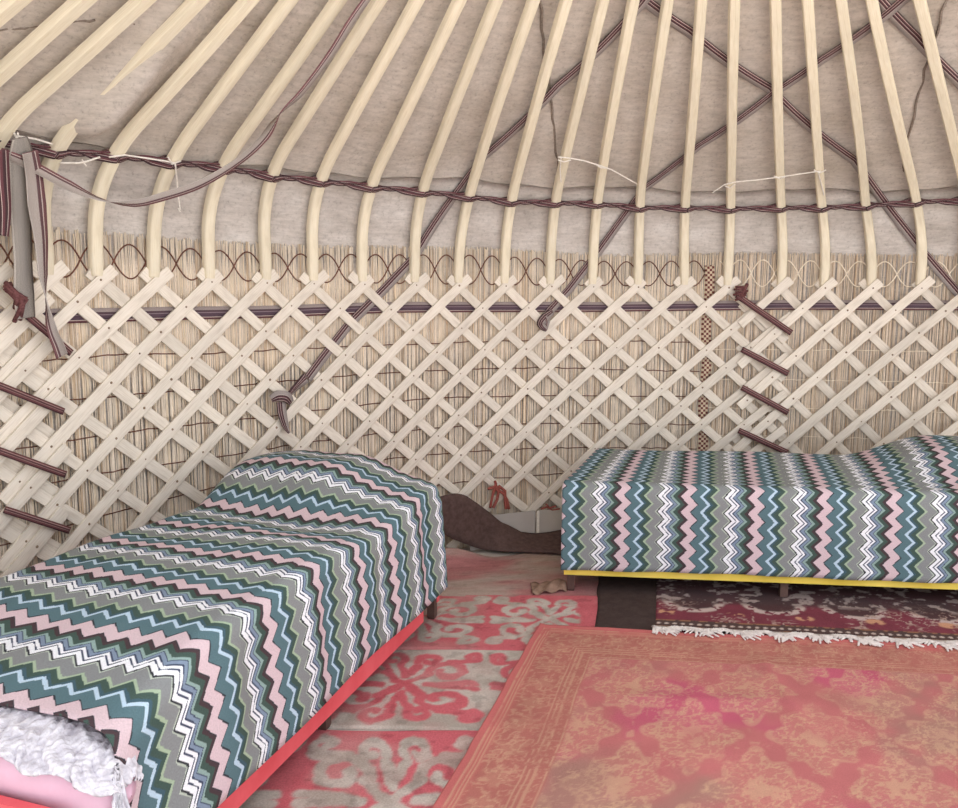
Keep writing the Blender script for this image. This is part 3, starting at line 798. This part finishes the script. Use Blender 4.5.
mb = MB(); rbox(mb, (-1.58, .02, .207), (.285, .84, .47), .05); mb.build('mattress', M['mattress'], BL)
# pillow hanging over the near end
pe = empty('pillow', tuple(BL.location), math.radians(71.93), 'pink pillow with white lace frill at the near end of the left bed', 'pillow')
def pillow_pt(a, ang, grow=0.0):
    """a across the bed 0..1, ang round the roll (0 = outwards, 90 = up)"""
    y = -.05+.86*a; k = (1-abs(2*a-1)**5)**.5*.985+.015
    c, s_ = math.cos(ang), math.sin(ang); q = 2/2.6
    return (-1.648-(.082*k+grow)*math.copysign(abs(c)**q, c), y, .402+(.074*k+grow)*math.copysign(abs(s_)**q, s_)+.008*math.sin(y*9)-.02*sstep(.25,-.05,y))
mb = MB(); n = 40; mq = 28
mb.grid([pillow_pt(i/(n-1), 2*math.pi*j/mq) for i in range(n) for j in range(mq)], n, mq, closed=True)
mb.build('pillow_body', M['pink'], pe)
mb = MB(); P = []; n2 = 420; m2 = 48
for i in range(n2):
    a = i/(n2-1)
    for j in range(m2):
        t = j/(m2-1); ang = math.radians(160-(130+6*math.sin(a*40))*t)
        ruf = 0.00217*math.sin(a*95+2.5*math.sin(t*7))+0.00248*math.sin(a*47+t*19+1.7*math.sin(a*33))+0.00248*math.sin(a*190+t*34+2*math.sin(a*60))+0.00248*math.sin(t*38+a*50+1.5*math.sin(a*80))+0.00155*math.sin(a*330-t*50)
        e = sstep(.75,1,t)
        P.append(pillow_pt(min(.995,max(.005,a)), ang, .012+ruf+.012*e))
mb.grid(P, n2, m2); o = mb.build('lace_frill', M['lace'], pe); md = o.modifiers.new('thickness', 'SOLIDIFY'); md.thickness = .003
mb = MB(); P = []
for i in range(40):
    t = i/39
    for j in range(14):
        q = j/13; fan = .25+.75*t
        P.append((-1.665-.055*(q-.4)*fan-.03*t, -.030-.045*t-.006*math.sin(q*26+t*2), .425-.10*t+.03*(1-q)*(1-t)+.005*math.sin(q*30+t*9)))
mb.grid(P, 40, 14); o = mb.build('lace_end', M['lace'], pe); md = o.modifiers.new('thickness', 'SOLIDIFY'); md.thickness = .003
# right bed
BR = empty('bed_frame', (.440, 3.695, RUGZ), math.radians(-5.9), 'low bed with yellow painted board against the back wall', 'bed', 'low beds')
bedframe(BR, -.035, 1.99, .82, M['yellow'], zr0=.089, legs=(.0,.985,1.95))
def ztR(x, y):
    z = .535+.026*sstep(.0,.8,y) + .006*math.sin(x*6)*math.sin(y*5) - .012*math.exp(-((x-.5)/.3)**2)*sstep(.0,.3,y)*(1-sstep(.5,.8,y))
    z += sstep(1.30,1.75,x)*.11*sstep(.1,.5,y)
    return z
def hemR(x): return .120+.004*math.sin(x*3.1+.4)+.010*sstep(.1,.9,x)
def sideR(x, t): return -.018-.010*(1-t)+.006*math.sin(x*19)*(1-t)
cover(BR, -.05, 2.0, .83, ztR, hemR, sideR, .075, 'zigzag knitted bedspread lying flat with a straight hem on the right-hand bed',
      xs=lambda x, y: max(0,y)*(.17+.09*(1-sstep(-.05,.5,x))))
mb = MB(); rbox(mb, (.24, .02, .207), (1.97, .80, .515), .05); mb.build('mattress', M['mattress'], BR)

# ------------------------------------------------------------------ rugs
def vnoise(X, Y, f, seed=0, octv=4):
    r = np.random.default_rng(seed); out = np.zeros_like(X); amp = 1; tot = 0
    for o_ in range(octv):
        G = r.random((64, 64)); x = X*f; y = Y*f; xi = np.floor(x).astype(int); yi = np.floor(y).astype(int)
        fx = x-xi; fy = y-yi; fx = fx*fx*(3-2*fx); fy = fy*fy*(3-2*fy)
        g00 = G[xi%64, yi%64]; g10 = G[(xi+1)%64, yi%64]; g01 = G[xi%64, (yi+1)%64]; g11 = G[(xi+1)%64, (yi+1)%64]
        out += amp*((g00*(1-fx)+g10*fx)*(1-fy)+(g01*(1-fx)+g11*fx)*fy); tot += amp; amp *= .5; f *= 2
    return out/tot
def rug(name, corners, step, z, th, colfn, mat, label, cat='rug', edge=.0, hf=None, group=None):
    """corners: far-left, far-right, near-right, near-left on the floor"""
    c = [np.array(q[:2], float) for q in corners]
    lu = max(np.linalg.norm(c[1]-c[0]), np.linalg.norm(c[2]-c[3])); lv = max(np.linalg.norm(c[3]-c[0]), np.linalg.norm(c[2]-c[1]))
    nu, nv = int(lu/step)+2, int(lv/step)+2
    U, V = np.meshgrid(np.linspace(0,1,nu), np.linspace(0,1,nv), indexing='ij')
    X = sum(w_[...,None]*q for w_, q in (((1-U)*(1-V),c[0]),(U*(1-V),c[1]),(U*V,c[2]),((1-U)*V,c[3])))
    A, B = U*lu, V*lv
    if edge:
        ex = (vnoise(A, B, 2.2, 3)-.5)*edge*2; ey = (vnoise(A, B, 2.6, 9)-.5)*edge*2
        X = X+np.stack([ex, ey], -1)
    col = colfn(A, B, lu, lv)
    Z = z+th+(vnoise(A, B, 3, 4, 3)-.5)*.004
    if hf is not None: Z = Z+hf(A, B)
    border = (np.minimum(np.minimum(U*(nu-1), (1-U)*(nu-1)), np.minimum(V*(nv-1), (1-V)*(nv-1))) < .5)
    Z = np.where(border, z, Z)
    mb = MB(); P = np.dstack([X[...,0], X[...,1], Z]).reshape(-1, 3)
    mb.v = [tuple(p) for p in P]
    for i in range(nu-1):
        for j in range(nv-1): mb.f.append([i*nv+j, (i+1)*nv+j, (i+1)*nv+j+1, i*nv+j+1])
    mb.f = [q[::-1] for q in mb.f]; mb.m = [0]*len(mb.f); mb.uv = [None]*len(mb.f)
    mb.col = col.reshape(-1, 3)
    return tag(mb.build(name, mat), label, cat, group)
def L3(c): return np.array(lin(c))[:3]
def lerp(a, b, t): return a*(1-t[...,None])+b*t[...,None]
def smooth(a, b, x): t = np.clip((x-a)/(b-a), 0, 1); return t*t*(3-2*t)
# scroll motif: polyline points of ram-horn spirals in one quadrant
def spiral(cx_, cy_, r0, r1, a0, a1, n=60):
    t = np.linspace(0, 1, n); r = r0+(r1-r0)*t; a = np.radians(a0+(a1-a0)*t); return np.stack([cx_+r*np.cos(a), cy_+r*np.sin(a)], -1)
def seg(p, q, n=20): t = np.linspace(0,1,n)[:,None]; return np.array(p)*(1-t)+np.array(q)*t
MOT = np.concatenate([seg((0,0),(.16,.14)), spiral(.27,.17,.13,.045,190,-190), seg((0,.1),(.06,.26)), spiral(.13,.33,.085,.03,200,-120), seg((.14,0),(.44,.03)), spiral(.40,.38,.06,.02,-90,220), seg((.26,.30),(.40,.32))])
def motd(x, y):
    d = np.full(x.shape, 9.0)
    for p in MOT: d = np.minimum(d, (x-p[0])**2+(y-p[1])**2)
    return np.sqrt(d)
RED, RED2, GREY, GREY2 = L3((206,112,120)), L3((188,94,102)), L3((196,187,178)), L3((170,160,150))
def felt_pattern(seed, invert, redright):
    def fn(A, B, lu, lv):
        wx = (vnoise(A, B, 5, seed)-.5)*.07; wy = (vnoise(A, B, 5, seed+7)-.5)*.07
        n = max(1, round(lu/.60)); pw = lu/n
        x = np.mod(A+wx, pw)/pw-.5; y = (B+wy)/lv-.5
        d = motd(np.abs(x), np.abs(y))
        k = 1-smooth(.022, .046, d+(vnoise(A, B, 30, seed+2, 3)-.5)*.035)
        if invert: k = 1-k
        k = np.maximum(k, smooth(.46, .48, np.abs(y)+(vnoise(A,B,24,seed+5)-.5)*.04)) if invert else k
        k = np.where(A > lu-redright, np.maximum(k, smooth(lu-redright, lu-redright+.03, A+(vnoise(A,B,20,seed+4)-.5)*.05)), k) if redright else k
        wear = vnoise(A, B, 4, seed+11); k = k*(.72+.28*smooth(.3,.55,wear)); k = np.clip(k+.16*smooth(.45,.8,vnoise(A,B,6,seed+13)), 0, 1)
        rc = lerp(RED2, RED, vnoise(A, B, 14, seed+3)); gc = lerp(GREY2, GREY, smooth(.3,.65,vnoise(A, B, 11, seed+6)))
        c = lerp(gc, rc, k)
        dirt = smooth(.62, .75, vnoise(A, B, 28, seed+8)); c = c*(1-.22*dirt)[...,None]
        return c
    return fn
def P2(px, py): return fl(px, py)[:2]
yl = 3.655
rug('felt_rug', [(-1.0,3.66),(.60,3.665),(.555,3.06),(-1.1,3.10)], .007, .001, .008, felt_pattern(21, True, .16), M['rug'], 'red and grey scroll felt rug beside the legs of both beds', 'rug', .012, group='scroll felt rugs')
rug('felt_rug', [(-1.1,3.09),(.60,3.05),(.60,2.45),(-1.15,2.50)], .007, .0015, .008, felt_pattern(33, False, 0), M['rug'], 'greyish felt rug with red ram-horn scrolls, in the middle of the floor strip', 'rug', .012, group='scroll felt rugs')
rug('felt_rug', [(-1.1,2.49),(.60,2.44),(.60,1.70),(-1.1,1.72)], .007, .002, .008, felt_pattern(47, True, 0), M['rug'], 'red felt rug with pale scrolls nearest the camera, beside the red board', 'rug', .012, group='scroll felt rugs')
def faded(A, B, lu, lv):
    k = smooth(.35,.7,vnoise(A*.6, B*1.6, 3, 61)); c = lerp(L3((176,158,148)), L3((176,120,120)), k)
    c = c*(.8+.35*vnoise(A*.7, B*2, 14, 66))[...,None]
    d = smooth(.6,.75,vnoise(A, B*2, 16, 68)); return c*(1-.2*d)[...,None]
rug('felt_rug', [(-.42,4.06),(.85,4.52),(.75,3.64),(-.75,3.64)], .01, .0005, .008, faded, M['rug'], 'faded pinkish grey felt rug at the back between the two beds', 'rug', .01, hf=lambda A, B: .075*smooth(.30,.02,B)*smooth(.62,.30,A))
def dark(A, B, lu, lv): return lerp(L3((66,54,52)), L3((82,69,66)), vnoise(A, B, 40, 71))
rug('pile_mat', [(.66,4.15),(.98,4.12),(.83,3.16),(.485,3.26)], .01, .010, .008, dark, M['rug'], 'plain black-brown mat under the left end of the right-hand bed', 'mat', .022)
def darkred(A, B, lu, lv):
    w1 = (vnoise(A,B,9,81)-.5)*.05
    c = lerp(L3((112,58,68)), L3((134,68,80)), vnoise(A,B,20,82))
    rb = lv-B     # distance from the near edge
    lace = vnoise(A, B, 34, 83, 2); fil = smooth(.06,.02,np.abs(lace-.5))
    def put(c, k, colr): return lerp(c, np.broadcast_to(L3(colr), c.shape), np.clip(k,0,1))
    # scalloped palmettes along the border
    px_ = np.mod(A, .36)/.36-.5; arc = np.hypot(px_*.36, (rb-.40)*.9); k = smooth(.03,.012,np.abs(arc-.13+w1*.5))*(rb < .40)
    c = put(c, smooth(.13,.11,arc)*.85, (76,62,62)); c = put(c, k*smooth(.42,.5,vnoise(A,B,46,84)), (196,176,170))
    c = put(c, fil*smooth(.5,.62,vnoise(A,B,7,85)), (176,150,140)); c = put(c, smooth(.33,.40,rb)*.85, (82,66,68))
    c = put(c, smooth(.33,.40,rb)*smooth(.56,.66,vnoise(A,B,26,88)), (168,152,148))
    # guard stripes and beads
    bd = (rb < .135)*(rb > .045); c = put(c, bd*1.0, (88,70,68))
    bead = smooth(.011,.007,np.hypot(np.mod(A,.034)-.017, rb-.09)); c = put(c, bead, (200,182,172))
    c = put(c, ((np.abs(rb-.128) < .006)|(np.abs(rb-.055) < .006))*smooth(.4,.5,vnoise(A,B,50,86)), (150,110,84))
    fl2 = np.hypot(np.mod(A+.1,.30)-.15, (rb-.22)*1.3); c = put(c, smooth(.05,.03,fl2)*smooth(.45,.55,vnoise(A,B,40,87)), (200,150,120))
    return c
DRC = [(.96,4.20),(2.5,4.05),(2.42,3.03),(.735,3.235)]
dr = rug('persian_rug', DRC, .0065, .012, .009, darkred, M['dcarpet'], 'dark red patterned rug with white fringe under the right-hand bed', 'rug', .008)
mb = MB()
n = 620
for i in range(n):
    t = (i+random.random()*.6)/n; x = DRC[3][0]+(DRC[2][0]-DRC[3][0])*t; y = DRC[3][1]+(DRC[2][1]-DRC[3][1])*t
    l = random.uniform(.05,.11)*(.75+.35*math.sin(i*.11)); dx = random.uniform(-.045,.045); y += .03
    mb.tube([(x,y,.026),(x+dx*.4,y-l*.55,.036),(x+dx,y-l,.038)], [.005,.0055,.004], 4)
mb.build('fringe', simple('cotton fringe', (206,196,192), (232,224,220), 40), dr)
# pink and gold carpet
PKR, MAG, OLV, GLD, RBD = L3((186,112,112)), L3((192,92,118)), L3((156,124,112)), L3((202,164,136)), L3((188,106,104))
def pinkgold(A, B, lu, lv):
    wx = (vnoise(A,B,6,91)-.5)*.03; wy = (vnoise(A,B,6,92)-.5)*.03
    e = np.minimum(A, B)
    fil = smooth(.075,.03,np.abs(vnoise(A,B,38,93,3)-.5)); fil2 = smooth(.06,.02,np.abs(vnoise(A,B,56,94,3)-.52))
    c = lerp(np.broadcast_to(PKR, A.shape+(3,)), np.broadcast_to(OLV, A.shape+(3,)), smooth(.45,.65,vnoise(A,B,2.6,95))*.75)
    c = lerp(c, np.broadcast_to(MAG, A.shape+(3,)), smooth(.50,.66,vnoise(A,B,3.0,96))*.75)
    # field: staggered medallions
    px_, py_ = .42, .62
    def med(x, y, rx, ry):
        an = np.arctan2(y/ry, x/rx); return np.hypot(x/rx, y/ry)/(1+.13*np.cos(an*8)+.10*np.cos(an*4))
    x1 = np.mod(A+wx-.30, px_)-px_/2; y1 = np.mod(B+wy-.22, py_)-py_/2
    x2 = np.mod(A+wx-.30+px_/2, px_)-px_/2; y2 = np.mod(B+wy-.22+py_/2, py_)-py_/2
    m = np.minimum(med(x1,y1,.145,.20), med(x2,y2,.145,.20))
    field = smooth(.285,.30,e)
    rings = smooth(.35,.75,np.sin(m*17)*.5+.5)
    k = field*(smooth(1.02,.9,m)*np.clip(fil*.6+rings*.45*fil2+.20,0,1))
    k = np.maximum(k, field*smooth(.10,.04,np.abs(m-.93))*smooth(.35,.6,vnoise(A,B,40,98,2))*.55)
    k = np.maximum(k, field*smooth(.42,.30,m)*.8*smooth(.35,.5,vnoise(A,B,34,103,2)))
    k = np.maximum(k, field*fil2*smooth(.5,.62,vnoise(A,B,8,97))*.6)
    st = smooth(.018,.010,np.abs(x1))*smooth(1.0,1.1,m)*field; k = np.maximum(k, st*.6*smooth(.4,.55,vnoise(A,B,30,99)))
    # border bands
    bd = 1-field
    bc = lerp(np.broadcast_to(RBD, A.shape+(3,)), np.broadcast_to(L3((172,112,102)), A.shape+(3,)), smooth(.05,.09,e)*.8)
    c = lerp(c, bc, bd)
    for p in (.035,.050,.062,.215,.232,.25,.285): k = np.maximum(k, smooth(.005,.002,np.abs(e+wx*.1-p))*.75*smooth(.25,.45,vnoise(A,B,26,100)))
    along = np.where(A < B, B, A); z1 = np.mod(along, .15)-.075; fm = np.hypot(z1, (e-.14))/(.05*(1+.3*np.cos(np.arctan2(e-.14,z1)*6)))
    k = np.maximum(k, bd*smooth(1.05,.9,fm)*(.25+.45*fil)); k = np.maximum(k, bd*(e > .07)*(e < .21)*fil*.55); k = np.maximum(k, bd*(e>.22)*fil2*.5)
    k = k*(.55+.45*smooth(.25,.5,vnoise(A,B,5,101)))
    c = lerp(c, np.broadcast_to(GLD, A.shape+(3,)), np.clip(k,0,1)*.85)
    return c*(.88+.22*vnoise(A,B,9,102))[...,None]
def cz(A, B):
    r = .008*np.exp(-((B-.52-.10*np.sin(A*2.2))/.05)**2)*smooth(.3,.5,A)*smooth(1.3,.9,A)+.010*np.exp(-((A-.95-.2*B)/.035)**2)*smooth(.05,.3,B)*smooth(1.0,.7,B)
    return r+.006*np.exp(-(A/.02)**2)+.006*np.exp(-(B/.02)**2)
rug('patterned_carpet', [(.262,3.262),(2.75,2.97),(2.45,1.30),(-.36,1.30)], .0055, .020, .010, pinkgold, M['carpet'], 'large faded pink and gold patterned carpet in the foreground', 'carpet', .014, hf=cz)
# brown scrap by the bed leg
mb = MB(); P = []
for i in range(16):
    for j in range(10):
        u, v = i/15, j/9; x = .255+.165*u; y = 3.78-.10*v+.03*u
        w_ = .3+.7*u; P.append((x, y-.05*(1-w_)*(v-.5), .016+.045*u*math.sin(math.pi*v)*(1-abs(2*u-1.2)*.4)+.008*math.sin(u*14+v*9)))
mb.grid(P, 16, 10); o = mb.build('cloth_scrap', M['rag']); md = o.modifiers.new('thickness', 'SOLIDIFY'); md.thickness = .004; md.offset = 1
tag(o, 'crumpled brown rag on the floor by the left leg of the yellow bed', 'rag')

# ------------------------------------------------------------------ daylight and camera
wd = bpy.data.worlds.new('World'); SC.world = wd; wd.use_nodes = True; nt = wd.node_tree; bg = nt.nodes['Background']
bg.inputs[0].default_value = (.97,.975,1.0,1); bg.inputs[1].default_value = 1.0
sl = bpy.data.lights.new('sun', 'SUN'); so = bpy.data.objects.new('sun', sl); COL.objects.link(so); sl.energy = 12.0; sl.angle = .02; sl.color = (1,.98,.95)
so.rotation_euler = Vector((-.05,-math.cos(math.radians(42)),-math.sin(math.radians(42)))).to_track_quat('-Z','Y').to_euler()
cam = bpy.data.cameras.new('Camera'); co = bpy.data.objects.new('Camera', cam); COL.objects.link(co)
cam.sensor_fit = 'HORIZONTAL'; cam.sensor_width = 36; cam.lens = F/958*36; cam.clip_start = .05
cr_, sr_, cp_, sp_ = math.cos(ROLL), math.sin(ROLL), math.cos(PITCH), math.sin(PITCH)
X_ = Vector((1,0,0)); U_ = Vector((0,sp_,cp_)); F_ = Vector((0,cp_,-sp_))
rt = X_*cr_+U_*sr_; up = -X_*sr_+U_*cr_
co.matrix_world = Matrix(((rt.x,up.x,-F_.x,0),(rt.y,up.y,-F_.y,0),(rt.z,up.z,-F_.z,H),(0,0,0,1)))
SC.camera = co
SC.view_settings.view_transform = 'Standard'; SC.view_settings.look = 'None'; SC.view_settings.exposure = 0.95; SC.view_settings.gamma = 1; SC.view_settings.use_curve_mapping = False
SC.cycles.use_denoising = True; SC.cycles.max_bounces = 8; SC.cycles.diffuse_bounces = 6
